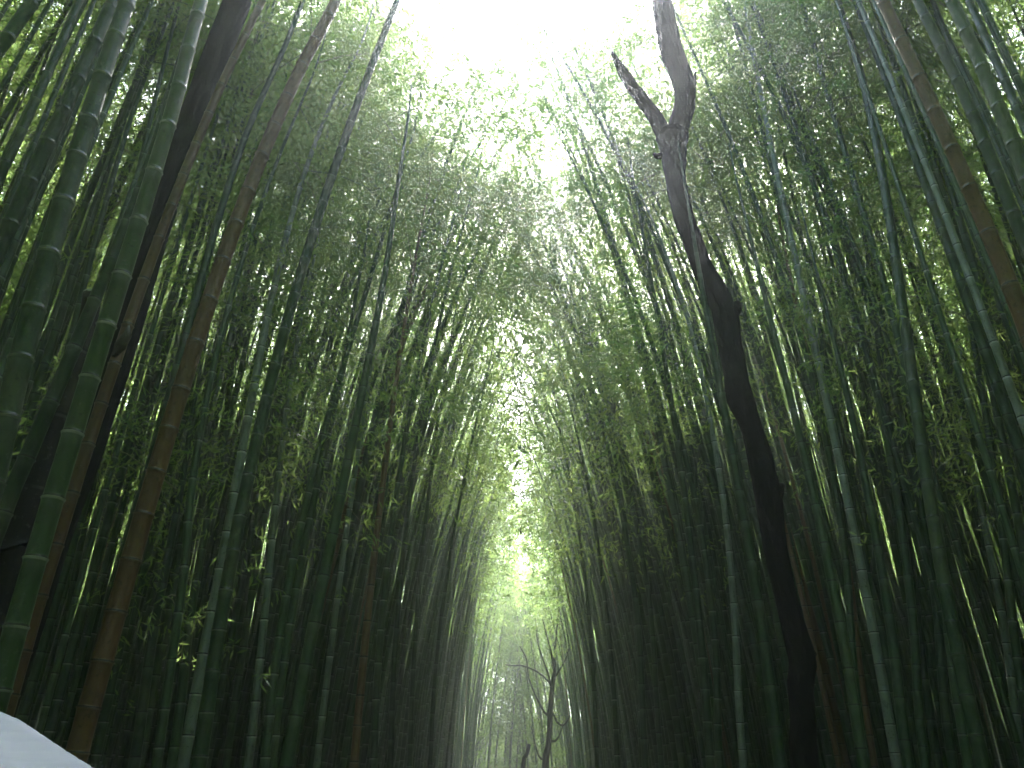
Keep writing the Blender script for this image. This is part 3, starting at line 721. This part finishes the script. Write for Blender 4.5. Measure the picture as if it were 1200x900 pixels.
  1655: 'fourteenth slim green bamboo from the path between the pale-tipped and pale white-ringed ones',
  1664: 'lone slim green leafy bamboo between the pale white-ringed and thick blue-green ones',
  1667: 'first slim brown bamboo from the path between the pale-tipped and pale white-ringed ones',
  1669: 'fourth slim green bamboo from the path between the pale white-ringed and thick blue-green ones',
  1672: 'twelfth slim green bamboo from the path between the pale-tipped and pale white-ringed ones',
  1675: 'eleventh slender green bamboo between the path and the sky-gap arching one',
  1677: 'lone slender green leafy bamboo between the pale-tipped and pale white-ringed ones',
  1679: 'twenty-first slender green bamboo between the path and the sky-gap arching one',
  1682: 'second slim green bamboo between the path and the sky-gap arching one',
  1705: 'seventh slender green bamboo from the path between the thick blue-green and orange-brown ones',
  1844: 'eleventh slim green bamboo from the path between the thick blue-green and orange-brown ones',
  1976: 'tenth slim green bamboo from the path between the pale white-ringed and thick blue-green ones',
  2632: 'fourth slender green leafy bamboo closing the far end of the path',
  2633: 'fifth slender green leafy bamboo closing the far end of the path',
  2636: 'second slender green leafy bamboo closing the far end of the path',
  2637: 'first slender green leafy bamboo closing the far end of the path',
  2641: 'third slender green leafy bamboo closing the far end of the path',
  2648: 'second slim green bamboo from the path outside the stoutest one',
  2676: 'fourth slender green bamboo from the path between the red-brown and grey-green ones',
  2768: 'sixth slender green bamboo from the path between the red-brown and grey-green ones',
  2796: 'second slender green bamboo from the path between the weathered tan and red-brown ones',
  2831: 'lone slender green bamboo between the tall smooth and whitest ones',
  2940: 'first slender green bamboo from the path between the weathered tan and red-brown ones',
  2945: 'second slim green bamboo from the path between the stoutest and bright green ones',
  3081: 'thirteenth slim green bamboo from the path between the thick blue-green and orange-brown ones',
  3108: 'second slender brown bamboo between the path and the sky-gap arching one',
  3120: 'first slender green bamboo from the path between the pale-tipped and pale white-ringed ones',
  3134: 'fifth slender green bamboo from the path between the thick blue-green and orange-brown ones',
  3142: 'ninth slender green bamboo from the path between the pale-tipped and pale white-ringed ones',
  3191: 'twelfth slim green bamboo from the path between the thick blue-green and orange-brown ones',
  3205: 'sixth slim green bamboo from the path between the thick blue-green and orange-brown ones',
  3207: 'second slender green bamboo from the path between the thick blue-green and orange-brown ones',
  3328: 'seventh slender green bamboo from the path between the pale-tipped and pale white-ringed ones',
  3366: 'sixth slender green bamboo from the path between the thick blue-green and orange-brown ones',
  3367: 'eighth slim green bamboo from the path between the thick blue-green and orange-brown ones',
  3392: 'third slender green bamboo from the path between the thick blue-green and orange-brown ones',
  3408: 'first slender green bamboo from the path between the thick blue-green and orange-brown ones',
  3414: 'eighth slender green bamboo from the path between the pale-tipped and pale white-ringed ones',
  3422: 'eighth slender green bamboo from the path between the thick blue-green and orange-brown ones',
  3435: 'tenth slim green bamboo from the path between the thick blue-green and orange-brown ones',
  3437: 'first slender green bamboo from the path between the sky-gap arching and pale-tipped ones',
  3452: 'fourth slender green bamboo from the path between the thick blue-green and orange-brown ones',
}

print('culms', len(CULMS))
stuff_parts = {k: [] for k in ('culm', 'leaf')}
KIND_SLOT = {'green': 2, 'pale': 3, 'tan': 4, 'vivid': 2, 'black': 2}
nleaves = 0
for i, c in enumerate(CULMS):
    rng = np.random.default_rng(c['seed'] + 1)
    P = c['P']
    ct = rng.random()
    cg = culm_geo(P, c['D'], rng, c['lod'], ct)
    dead = c['kind'] == 'tan'
    ind = c['hero'] is not None or i in IND
    fg = foliage_geo(P, rng, int(c['nleaf'] * (.04 if dead else 1)), c['size'], max(c['t0'], .6) if dead else c['t0'],
                     (1.25 if c['lod'] < 2 else 1.5) * c.get('wide', 1), .25 + .5 * c['tint'], twigs=ind or c['y'] > 0 and c['y'] < 18, far=c['lod'] == 2)
    if ind:
        b = P[0].copy(); b[2] = max(b[2], 0)
        e = empty('bamboo', b)
        info = c['hero'] or IND.get(i)
        grp = 'bamboo stems standing beside the path'
        tag(e, info or 'green bamboo stem deep in the grove beside the path', 'bamboo', grp)
        cg = (cg[0] - b, *cg[1:]); fg = [(p[0] - b, *p[1:]) for p in fg]
        link('culm', mesh_from('culm', [cg]), [M[c['kind']]], e)
        if fg: link('foliage', mesh_from('foliage', fg, 'not0'), [M['leaf'], M['twig']], e)
        c['obj'] = e
    else:
        a = {'tint': cg[3]['tint'], 'seg': cg[3]['seg']}
        stuff_parts['culm'].append((cg[0], cg[1], KIND_SLOT[c['kind']], a))
        for p in fg: stuff_parts['leaf'].append((p[0], p[1], p[2], {'tint': p[3]['tint'], 'seg': np.zeros(len(p[0]))}))
    nleaves += sum(len(p[1]) for p in fg if p[2] == 0)
print('leaves', nleaves)
th = link('bamboo_thicket', mesh_from('bamboo_thicket', stuff_parts['leaf'] + stuff_parts['culm'], 'not0'),
          [M['leaf'], M['twig'], M['green'], M['pale'], M['tan']])
tag(th, 'mass of bamboo filling the depth of the grove', None, None, 'stuff')

# ------------------------------------------------------------------ trees
def wobble(n, m, rng, amt):
    a = rng.normal(size=(n, m)) * amt
    for _ in range(2): a = (a + np.roll(a, 1, 0) + np.roll(a, -1, 0) + np.roll(a, 1, 1) + np.roll(a, -1, 1)) / 5
    return 1 + a * 2
def limb(pts, rads, y, n, seed, sides=14, amt=.10, dy=0.0, knots=()):
    """pts: photograph places from low to high, rads in metres; y distance along the path (dy: added over its length)"""
    rng = np.random.default_rng(seed)
    P = np.array([at(px, py, y + dy * k / max(1, len(pts) - 1)) for k, (px, py) in enumerate(pts)])
    C = catmull(np.c_[P], n); L0 = arclen(P); r = np.interp(np.linspace(0, L0[-1], n), L0, rads)
    w = wobble(n, sides, rng, amt)
    return tube(C, r, sides, 0, {'tint': .5}, wob=w)
def from_ground(pts, y, base_dx=0.0):
    a, b = at(*pts[0], y), at(*pts[1], y)
    return a

def part(name, geos, m, parent):
    b = np.array(parent.location)
    return link(name, mesh_from(name, [(g[0] - b, *g[1:]) for g in geos]), [m], parent)

YT = 6.3
px_m = lambda px, py: np.linalg.norm(ray(px, py)) and YT / ray(px, py)[1] / FOC     # metres per photograph pixel
tp = [(944,900,34),(941,850,31),(939,800,31),(940,775,34),(930,735,29),(918,690,27),(910,650,27),(904,610,31),(899,575,32),(889,530,29),(880,500,27),(866,462,33),(861,430,29),(854,395,30),(849,365,32),(838,342,30),(826,318,26),(816,295,25),(800,250,26),(793,220,25),(791,200,26),(789,178,33),(787,160,40)]
b0 = at(944, 900, YT)
tree = empty('tree', (b0[0] + .03, YT, 0))
tag(tree, 'tall dead dark trunk forking against the bright sky opening', 'tree')
rng = np.random.default_rng(3)
P = np.array([(b0[0] + .05, YT, -.1), (b0[0] + .04, YT, .7)] + [tuple(at(x, y, YT)) for x, y, w in tp])
rad = np.array([.19, .14] + [w / 2 * .94 * px_m(x, y) for x, y, w in tp])
n = 120; C = catmull(P, n); L0 = arclen(P); r = np.interp(np.linspace(0, L0[-1], n), L0, rad)
part('trunk', [tube(C, r, 18, 0, {'tint': .5}, wob=wobble(n, 18, rng, .07))], M['bark'], tree)
def tlimb(name, pts, seed, dy=0, sides=14, amt=.07, extra=None, n=40):
    p3 = [at(x, y, YT + dy * k / max(1, len(pts) - 1)) for k, (x, y, w) in enumerate(pts)]
    rr = [w / 2 * .92 * px_m(x, y) for x, y, w in pts]
    if extra is not None:
        for d, q in extra: p3.append(p3[-1] + np.array(d)); rr.append(q)
    p3 = np.array(p3); C = catmull(p3, n); L0 = arclen(p3)
    r = np.interp(np.linspace(0, L0[-1], n), L0, rr)
    part(name, [tube(C, r, sides, 0, {'tint': .5}, wob=wobble(n, sides, np.random.default_rng(seed), amt))], M['bark'], tree)
tlimb('limb', [(790,172,22),(795,150,27),(801,128,27),(802,105,26),(796,82,28),(787,58,29),(781,30,27),(776,5,24),(772,-20,22)], 4,
      extra=[((-.10, .1, .9), .055), ((.05, .15, 1.0), .03)])
tlimb('limb', [(786,178,20),(775,150,20),(764,133,18),(752,116,17),(741,102,16),(731,86,13),(722,70,8),(717,60,3)], 5, dy=-.15)
tlimb('stub', [(806,130,12),(810,112,11),(813,97,7),(815,84,2.5)], 6, sides=9)
tlimb('stub', [(778,182,10),(770,183,8),(766,180,4)], 7, sides=9)
tlimb('stub', [(938,770,20),(948,768,13),(955,765,8)], 8, sides=9, n=16)
tlimb('stub', [(856,372,20),(862,362,15),(865,355,9)], 9, sides=9, n=16)
tlimb('stub', [(902,605,20),(912,575,15),(918,568,7)], 10, sides=9, n=16)

# the grey leaning trunk behind the bright green bamboo
YL = 4.3
b0 = at(60, 640, YL)
t2 = empty('tree', (b0[0] - .02, YL, 0)); tag(t2, 'thick dark grey trunk leaning behind the bright green white-ringed bamboo', 'tree')
lp = [(60,640,38),(95,545,37),(125,455,36),(150,380,34),(172,305,31),(189,245,30),(205,195,29),(226,140,31),(242,95,31),(258,55,31),(278,2,31),(292,-40,28)]
mpx = lambda x, y: YL / ray(x, y)[1] / FOC
P = np.array([(b0[0] - .35, YL, -.1), (b0[0] - .18, YL, .9)] + [tuple(at(x, y, YL)) for x, y, w in lp])
rad = [.14, .12] + [w / 2 * mpx(x, y) for x, y, w in lp]
e1 = P[-1]; P = np.vstack([P, e1 + (.35, .1, 1.5), e1 + (.6, .3, 3.4)]); rad += [.06, .02]
C = catmull(P, 110); L0 = arclen(P); r = np.interp(np.linspace(0, L0[-1], 110), L0, rad)
part('trunk', [tube(C, r, 16, 0, {'tint': .5}, wob=wobble(110, 16, np.random.default_rng(11), .05))], M['bark2'], t2)

# the black broken stump of a bamboo
YS = 3.75
b0 = at(20, 640, YS)
st = empty('bamboo_stump', (b0[0] - .1, YS, 0)); tag(st, 'black broken bamboo stump cut off beside the bright green bamboo', 'bamboo')
sp = [(-6, 720, 42), (20,640,40),(50,545,34),(78,462,26),(95,405,22),(104,370,21),(109,346,20)]
mps = lambda x, y: YS / ray(x, y)[1] / FOC
P = np.array([(b0[0] - .28, YS, -.05)] + [tuple(at(x, y, YS)) for x, y, w in sp])
rad = [.085] + [w / 2 * mps(x, y) for x, y, w in sp]
C = catmull(P, 70); L0 = arclen(P); r = np.interp(np.linspace(0, L0[-1], 70), L0, rad)
sg = np.linspace(0, 11, 70)
bb = np.array(st.location)
g0 = tube(C, r * (1 + .10 * (np.abs((sg % 1) - 0) < .13)), 14, 0, {'tint': .4, 'seg': sg}, wob=wobble(70, 14, np.random.default_rng(12), .03))
link('culm', mesh_from('culm', [(g0[0] - bb, *g0[1:])]), [M['black']], st)
T = (C[-1] - C[-4]) / np.linalg.norm(C[-1] - C[-4])
rim = tube(np.array([C[-1] - T * .012, C[-1] - T * .004, C[-1] + T * .010, C[-1] + T * .014]), np.array([1.0, 1.12, 1.10, .9]) * r[-1], 14, 0, {'tint': .8, 'seg': .96})
link('node_ring', mesh_from('node_ring', [(rim[0] - bb, *rim[1:])]), [M['pale']], st)
s0 = at(133, 418, YS - .12)
sh = tube(np.array([s0, s0 + (.02, 0, .06), s0 + (.045, 0, .13), s0 + (.04, 0, .19)]), np.array([.012, .03, .022, .003]), 8, 0, {'tint': .3, 'seg': .4})
link('bark_flake', mesh_from('bark_flake', [(sh[0] - bb, *sh[1:])]), [M['black']], st)

# the small bare tree far along the path
YB = 27.0
mpb = lambda x, y: YB / ray(x, y)[1] / FOC
b0 = at(640, 900, YB)
t3 = empty('tree', (b0[0], YB, 0)); tag(t3, 'small bare tree with crooked branches standing at the end of the path', 'tree')
def far_limb(name, pts, seed, ground=False, dy=0.0, tip=None):
    p3 = [at(x, y, YB + dy * k / max(1, len(pts) - 1)) for k, (x, y, w) in enumerate(pts)]
    rr = [w / 2 * .58 * mpb(x, y) for x, y, w in pts]
    if ground:
        p3 = [p3[0] * (1, 1, 0) + (-.05, 0, -.1)] + p3; rr = [rr[0] * 1.3] + rr
    p3 = np.array(p3); n = 40; C = catmull(p3, n); L0 = arclen(p3); r = np.interp(np.linspace(0, L0[-1], n), L0, rr)
    part(name, [tube(C, r, 9, 0, {'tint': .5}, wob=wobble(n, 9, np.random.default_rng(seed), .09))], M['bark3'], t3)
far_limb('trunk', [(639,900,15),(643,870,13),(645,830,11),(647,805,9),(650,788,8)], 21, True)
for k, pts in enumerate([
    [(644,838,6),(639,836,4),(629,818,3.5),(620,795,3.2),(617,773,3),(613,764,2.4),(609,757,1.6)],
    [(646,806,5),(643,799,4),(629,787,3.4),(612,780,3),(602,780,2.4),(592,779,1.4)],
    [(646,806,5),(643,792,4),(636,772,3.2),(630,752,2.6),(628,738,1.6)],
    [(650,789,6),(648,775,4.5),(645,760,3.6),(640,742,2.8),(636,726,1.6)],
    [(650,789,7),(650,775,5.5),(651,757,4.2),(653,733,3),(655,712,1.6)],
    [(648,836,4.5),(653,846,4),(659,850,3.4),(664,846,2.6),(668,838,1.6)],
    [(641,889,6),(633,888,4),(628,875,3),(624,858,2.6),(622,848,1.6)],
    [(649,795,4),(656,785,3.4),(663,772,2.8),(667,760,1.8)],
    [(644,868,5),(651,868,4),(657,858,3),(660,846,1.6)]]):
    far_limb('branch', pts, 30 + k, dy=(-1) ** k * .5)
b1 = at(613, 899, 24)
t4 = empty('tree', (b1[0] - .1, 24, 0)); tag(t4, 'short leaning dead snag low beside the small bare tree', 'tree')
P = np.array([(b1[0] - .12, 24, -.1), tuple(b1), tuple(at(617, 885, 24)), tuple(at(620, 872, 24))])
C = catmull(P, 24)
part('trunk', [tube(C, np.linspace(.10, .05, 24), 9, 0, {'tint': .5}, wob=wobble(24, 9, np.random.default_rng(44), .09))], M['bark3'], t4)

# ------------------------------------------------------------------ the person in the white hat
def lathe(prof, n, center, squash=(1, 1), mi=0):
    prof = np.array(prof); th = np.arange(n) * 2 * math.pi / n
    V = np.stack([np.outer(prof[:, 0], np.cos(th)) * squash[0], np.outer(prof[:, 0], np.sin(th)) * squash[1], np.repeat(prof[:, 1:2], n, 1)], -1) + np.array(center)
    m = len(prof); i = np.arange(m - 1)[:, None] * n; j = np.arange(n)[None]; k = (j + 1) % n
    Q = np.stack([i + j, i + k, i + n + k, i + n + j], -1).reshape(-1, 4)
    return V.reshape(-1, 3), Q, mi, {'tint': np.full(m * n, .5)}

PX, PY = -.565, .83
ZT = 1.676                     # top of the hat
per = empty('person', (PX, PY, 0))
tag(per, 'person in a white cloth sun hat standing close by the camera', 'person')
def skin_obj(name, V, E, Rr, m, parent, sub=2, root=0):
    me = bpy.data.meshes.new(name); me.from_pydata([tuple(v) for v in V], E, [])
    o = bpy.data.objects.new(name, me); COL.objects.link(o); o.parent = parent
    sk = o.modifiers.new('s', 'SKIN'); sk.use_smooth_shade = True
    for k, r in enumerate(Rr):
        d = me.skin_vertices[0].data[k]; d.radius = r if isinstance(r, tuple) else (r, r); d.use_root = (k == root)
    sb = o.modifiers.new('u', 'SUBSURF'); sb.levels = sb.render_levels = sub
    me.materials.append(m)
    return o
hz = ZT - .145                 # head centre
sc_ = (ZT - .01) / 1.66
Z = lambda z: z * sc_
def arm(s): return [(s * .17, 0, Z(1.33)), (s * .225, -.02, Z(1.08)), (s * .21, .10, Z(.86)), (s * .205, .13, Z(.80))]
V = [(0, 0, Z(.90)), (0, 0, Z(1.08)), (0, -.01, Z(1.25)), (0, -.015, Z(1.35)), (0, -.005, Z(1.42)), (0, .01, hz - .05), (0, .01, hz + .035)]
E = [(0, 1), (1, 2), (2, 3), (3, 4), (4, 5), (5, 6)]
Rr = [(.13, .10), (.115, .09), (.13, .10), (.10, .075), .048, (.062, .075), (.068, .082)]
for s in (-1, 1):
    a0 = len(V); V += arm(s); E += [(3, a0), (a0, a0 + 1), (a0 + 1, a0 + 2), (a0 + 2, a0 + 3)]; Rr += [.05, .038, .027, (.032, .018)]
    # five fingers
    hw = V[-1]
    for k, (dx, l) in enumerate(((-.024, .07), (-.008, .078), (.008, .074), (.023, .06))):
        f0 = len(V); V += [(hw[0] + dx * .5, hw[1] + .02 + dx, hw[2] - .045), (hw[0] + dx * .5 - s * .004, hw[1] + .026 + dx, hw[2] - .045 - l * .5), (hw[0] + dx * .5 - s * .012, hw[1] + .022 + dx, hw[2] - .045 - l)]
        E += [(a0 + 3, f0), (f0, f0 + 1), (f0 + 1, f0 + 2)]; Rr += [.0095, .0088, .0075]
    f0 = len(V); V += [(hw[0] - s * .01, hw[1] + .045, hw[2] - .012), (hw[0] - s * .018, hw[1] + .06, hw[2] - .045)]; E += [(a0 + 3, f0), (f0, f0 + 1)]; Rr += [.011, .009]
    l0 = len(V); V += [(s * .085, 0, Z(.82)), (s * .095, .01, Z(.47)), (s * .10, -.015, Z(.09)), (s * .105, .09, Z(.04))]
    E += [(0, l0), (l0, l0 + 1), (l0 + 1, l0 + 2), (l0 + 2, l0 + 3)]; Rr += [.082, .055, .036, .034]
# face: nose, ears
f0 = len(V); V += [(0, .092, hz - .012), (0, .078, hz - .048)]; E += [(6, f0), (6, f0 + 1)]; Rr += [.012, (.02, .007)]
for s in (-1, 1):
    f0 = len(V); V += [(s * .078, .0, hz)]; E += [(6, f0)]; Rr += [(.012, .022)]
skin_obj('body', V, E, Rr, M['skin'], per)
# shirt and trousers over the body
V = [(0, 0, Z(.74)), (0, 0, Z(.84)), (0, 0, Z(.95)), (0, 0, Z(1.07)), (0, -.01, Z(1.24)), (0, -.015, Z(1.36)), (0, -.008, Z(1.405))]
E = [(0, 1), (1, 2), (2, 3), (3, 4), (4, 5), (5, 6)]; Rr = [(.20, .155), (.195, .15), (.175, .14), (.16, .125), (.165, .13), (.12, .09), (.062, .058)]
for s in (-1, 1):
    a0 = len(V); V += [(s * .175, 0, Z(1.33)), (s * .215, -.015, Z(1.14))]; E += [(5, a0), (a0, a0 + 1)]; Rr += [.072, .064]
skin_obj('shirt', V, E, Rr, M['shirt'], per)
V = [(0, 0, Z(1.00)), (0, 0, Z(.84))]; E = [(0, 1)]; Rr = [(.145, .11), (.16, .125)]
for s in (-1, 1):
    a0 = len(V); V += [(s * .088, 0, Z(.74)), (s * .097, .01, Z(.45)), (s * .10, -.012, Z(.10))]; E += [(1, a0), (a0, a0 + 1), (a0 + 1, a0 + 2)]; Rr += [.098, .075, .062]
skin_obj('trousers', V, E, Rr, M['trouser'], per)
for s in (-1, 1):
    skin_obj('shoe', [(s * .10, -.045, .048), (s * .102, .06, .045), (s * .106, .15, .035)], [(0, 1), (1, 2)], [(.042, .045), (.045, .042), (.038, .03)], M['shoe'], per)
hp = [(.0, hz + .105), (.05, hz + .10), (.085, hz + .07), (.096, hz + .02), (.096, hz - .03), (.09, hz - .075), (.07, hz - .10)]
g = lathe(hp, 28, (0, -.018, 0), (.88, 1.0))
fc = g[0][g[1]].mean(1); g = (g[0], g[1][~((fc[:, 1] > .022) & (fc[:, 2] < hz + .055))], *g[2:])      # open at the face
link('hair', mesh_from('hair', [g]), [M['hair']], per)
for s in (-1, 1):
    g = lathe([(.001, .009), (.007, .011), (.012, .004), (.012, -.004), (.007, -.011), (.001, -.013)], 12, (s * .031, .082, hz + .012))
    link('eye', mesh_from('eye', [g]), [M['hair']], per)
# soft cloche hat: domed crown flowing into a down-turned brim
hat_prof = [(.001, ZT), (.03, ZT - .001), (.058, ZT - .005), (.076, ZT - .012), (.096, ZT - .024), (.125, ZT - .042), (.160, ZT - .063), (.195, ZT - .085), (.225, ZT - .104), (.240, ZT - .114), (.242, ZT - .117), (.237, ZT - .116), (.21, ZT - .099), (.17, ZT - .075), (.13, ZT - .053), (.09, ZT - .035), (.05, ZT - .02)]
hp_ = np.array(hat_prof); hl_ = np.r_[0, np.cumsum(np.hypot(*np.diff(hp_, axis=0).T))]; hs_ = np.linspace(0, hl_[-1], 190)
hp_ = np.stack([np.interp(hs_, hl_, hp_[:, 0]), np.interp(hs_, hl_, hp_[:, 1])], -1)
hp_[:, 1] += np.where(hs_ < .235, -.0011 * np.exp(-((hs_ % .0155) - .0077) ** 2 / .0000016), 0)        # rows of stitching
g = lathe(hp_, 64, (0, 0, 0), (1.0, 1.06))
v = g[0]; a = np.arctan2(v[:, 1], v[:, 0]); rr = np.hypot(v[:, 0], v[:, 1])
v[:, 2] += (rr / .19) ** 3 * .006 * np.sin(a * 3 + 1) + (rr / .19) ** 2 * .003 * np.sin(a * 7)
ho = link('sun_hat', mesh_from('sun_hat', [g]), [M['hat']], per)
hm = lathe([(.239, ZT - .117), (.2445, ZT - .114), (.2465, ZT - .119), (.2435, ZT - .123), (.239, ZT - .121)], 64, (0, 0, 0), (1.0, 1.06))
v = hm[0]; a = np.arctan2(v[:, 1], v[:, 0]); v[:, 2] += .006 * np.sin(a * 3 + 1) + .003 * np.sin(a * 7)
h2 = link('hem', mesh_from('hem', [hm]), [M['hem']], ho)

# ------------------------------------------------------------------ ground, path, air
xs = np.r_[np.linspace(-120, -26, 8), np.linspace(-24, 24, 97), np.linspace(26, 120, 8)]
ys = np.r_[np.linspace(-120, -26, 8), np.linspace(-24, 80, 130), np.linspace(90, 300, 8)]
X, Y = np.meshgrid(xs, ys); rg = np.random.default_rng(8)
Zg = added_hill(X, Y) + np.where(np.abs(X) > 1.7, .03 * np.sin(X * 2.1 + Y) + .03 * np.sin(Y * 1.7 - X * 1.3), 0) - np.where(np.abs(X) < 1.7, .02, 0)
V = np.stack([X, Y, Zg], -1).reshape(-1, 3); nx = len(xs)
i = (np.arange(len(ys) - 1)[:, None] * nx + np.arange(nx - 1)[None]).ravel()
Q = np.stack([i, i + 1, i + nx + 1, i + nx], -1)
go = link('ground', mesh_from('ground', [(V, Q, 0, {'tint': np.zeros(len(V))})]), [M['litter']]); tag(go, kind='structure')
yy = np.linspace(-24, 46, 90)
xo = 1.62 + .06 * np.sin(yy * 1.9); V = np.stack([np.r_[-xo, xo], np.r_[yy, yy], np.r_[np.full(90, .006), np.full(90, .006)]], -1)
i = np.arange(89); Q = np.stack([i, i + 90, i + 91, i + 1], -1)
po = link('path', mesh_from('path', [(V, Q, 0, {'tint': np.zeros(len(V))})]), [M['path']]); tag(po, kind='structure')

HAZE = 0.0075
if HAZE:
    lo, hi = (-125, -125, -1.2), (125, 305, 26)
    V = np.array([(x, y, z) for x in (lo[0], hi[0]) for y in (lo[1], hi[1]) for z in (lo[2], hi[2])], float)
    Q = np.array([(0, 1, 3, 2), (4, 6, 7, 5), (0, 4, 5, 1), (2, 3, 7, 6), (0, 2, 6, 4), (1, 5, 7, 3)])
    m, nt, out = mat('haze'); g = G(nt)
    pv = g.n('ShaderNodeVolumePrincipled'); pv.inputs['Density'].default_value = HAZE; pv.inputs['Anisotropy'].default_value = .84
    pv.inputs['Color'].default_value = rgb(.93, .96, 1.0)
    g.l(pv.outputs[0], out.inputs['Volume'])
    hz_o = link('haze', mesh_from('haze', [(V, Q, 0, {'tint': np.zeros(8)})], False), [m]); tag(hz_o, kind='stuff')

# ------------------------------------------------------------------ light
SUN_EL, SUN_AZ = R(46), R(3)          # azimuth clockwise from +Y
w = bpy.data.worlds.new('World'); S.world = w; w.use_nodes = True
nt = w.node_tree; bg = nt.nodes['Background']
sky = nt.nodes.new('ShaderNodeTexSky'); sky.sky_type = 'NISHITA'; sky.sun_disc = False
sky.sun_elevation = SUN_EL; sky.sun_rotation = SUN_AZ; sky.air_density = 1.0; sky.dust_density = 2.0; sky.ozone_density = 1.0
nt.links.new(sky.outputs[0], bg.inputs[0]); bg.inputs[1].default_value = .15
sd = bpy.data.lights.new('sun', 'SUN'); sd.energy = 3.6; sd.angle = R(.53); sd.color = (1.0, .99, .97)
so = bpy.data.objects.new('sun', sd); COL.objects.link(so)
dirv = Vector((math.sin(SUN_AZ) * math.cos(SUN_EL), math.cos(SUN_AZ) * math.cos(SUN_EL), math.sin(SUN_EL)))
so.rotation_euler = dirv.to_track_quat('Z', 'Y').to_euler(); so.location = dirv * 60

S.view_settings.view_transform = 'Standard'; S.view_settings.look = 'None'; S.view_settings.gamma = 1.0
S.view_settings.exposure = 3.2; S.view_settings.use_curve_mapping = False
cy = S.cycles
cy.use_denoising = True
try: cy.denoiser = 'OPENIMAGEDENOISE'; cy.denoising_input_passes = 'RGB_ALBEDO_NORMAL'; cy.denoising_prefilter = 'FAST'
except Exception: pass
cy.max_bounces = 9; cy.diffuse_bounces = 7; cy.glossy_bounces = 2; cy.transmission_bounces = 7; cy.volume_bounces = 1
cy.use_adaptive_sampling = False
cy.sample_clamp_indirect = 6.0; cy.caustics_reflective = False; cy.caustics_refractive = False
cy.filter_width = 1.5
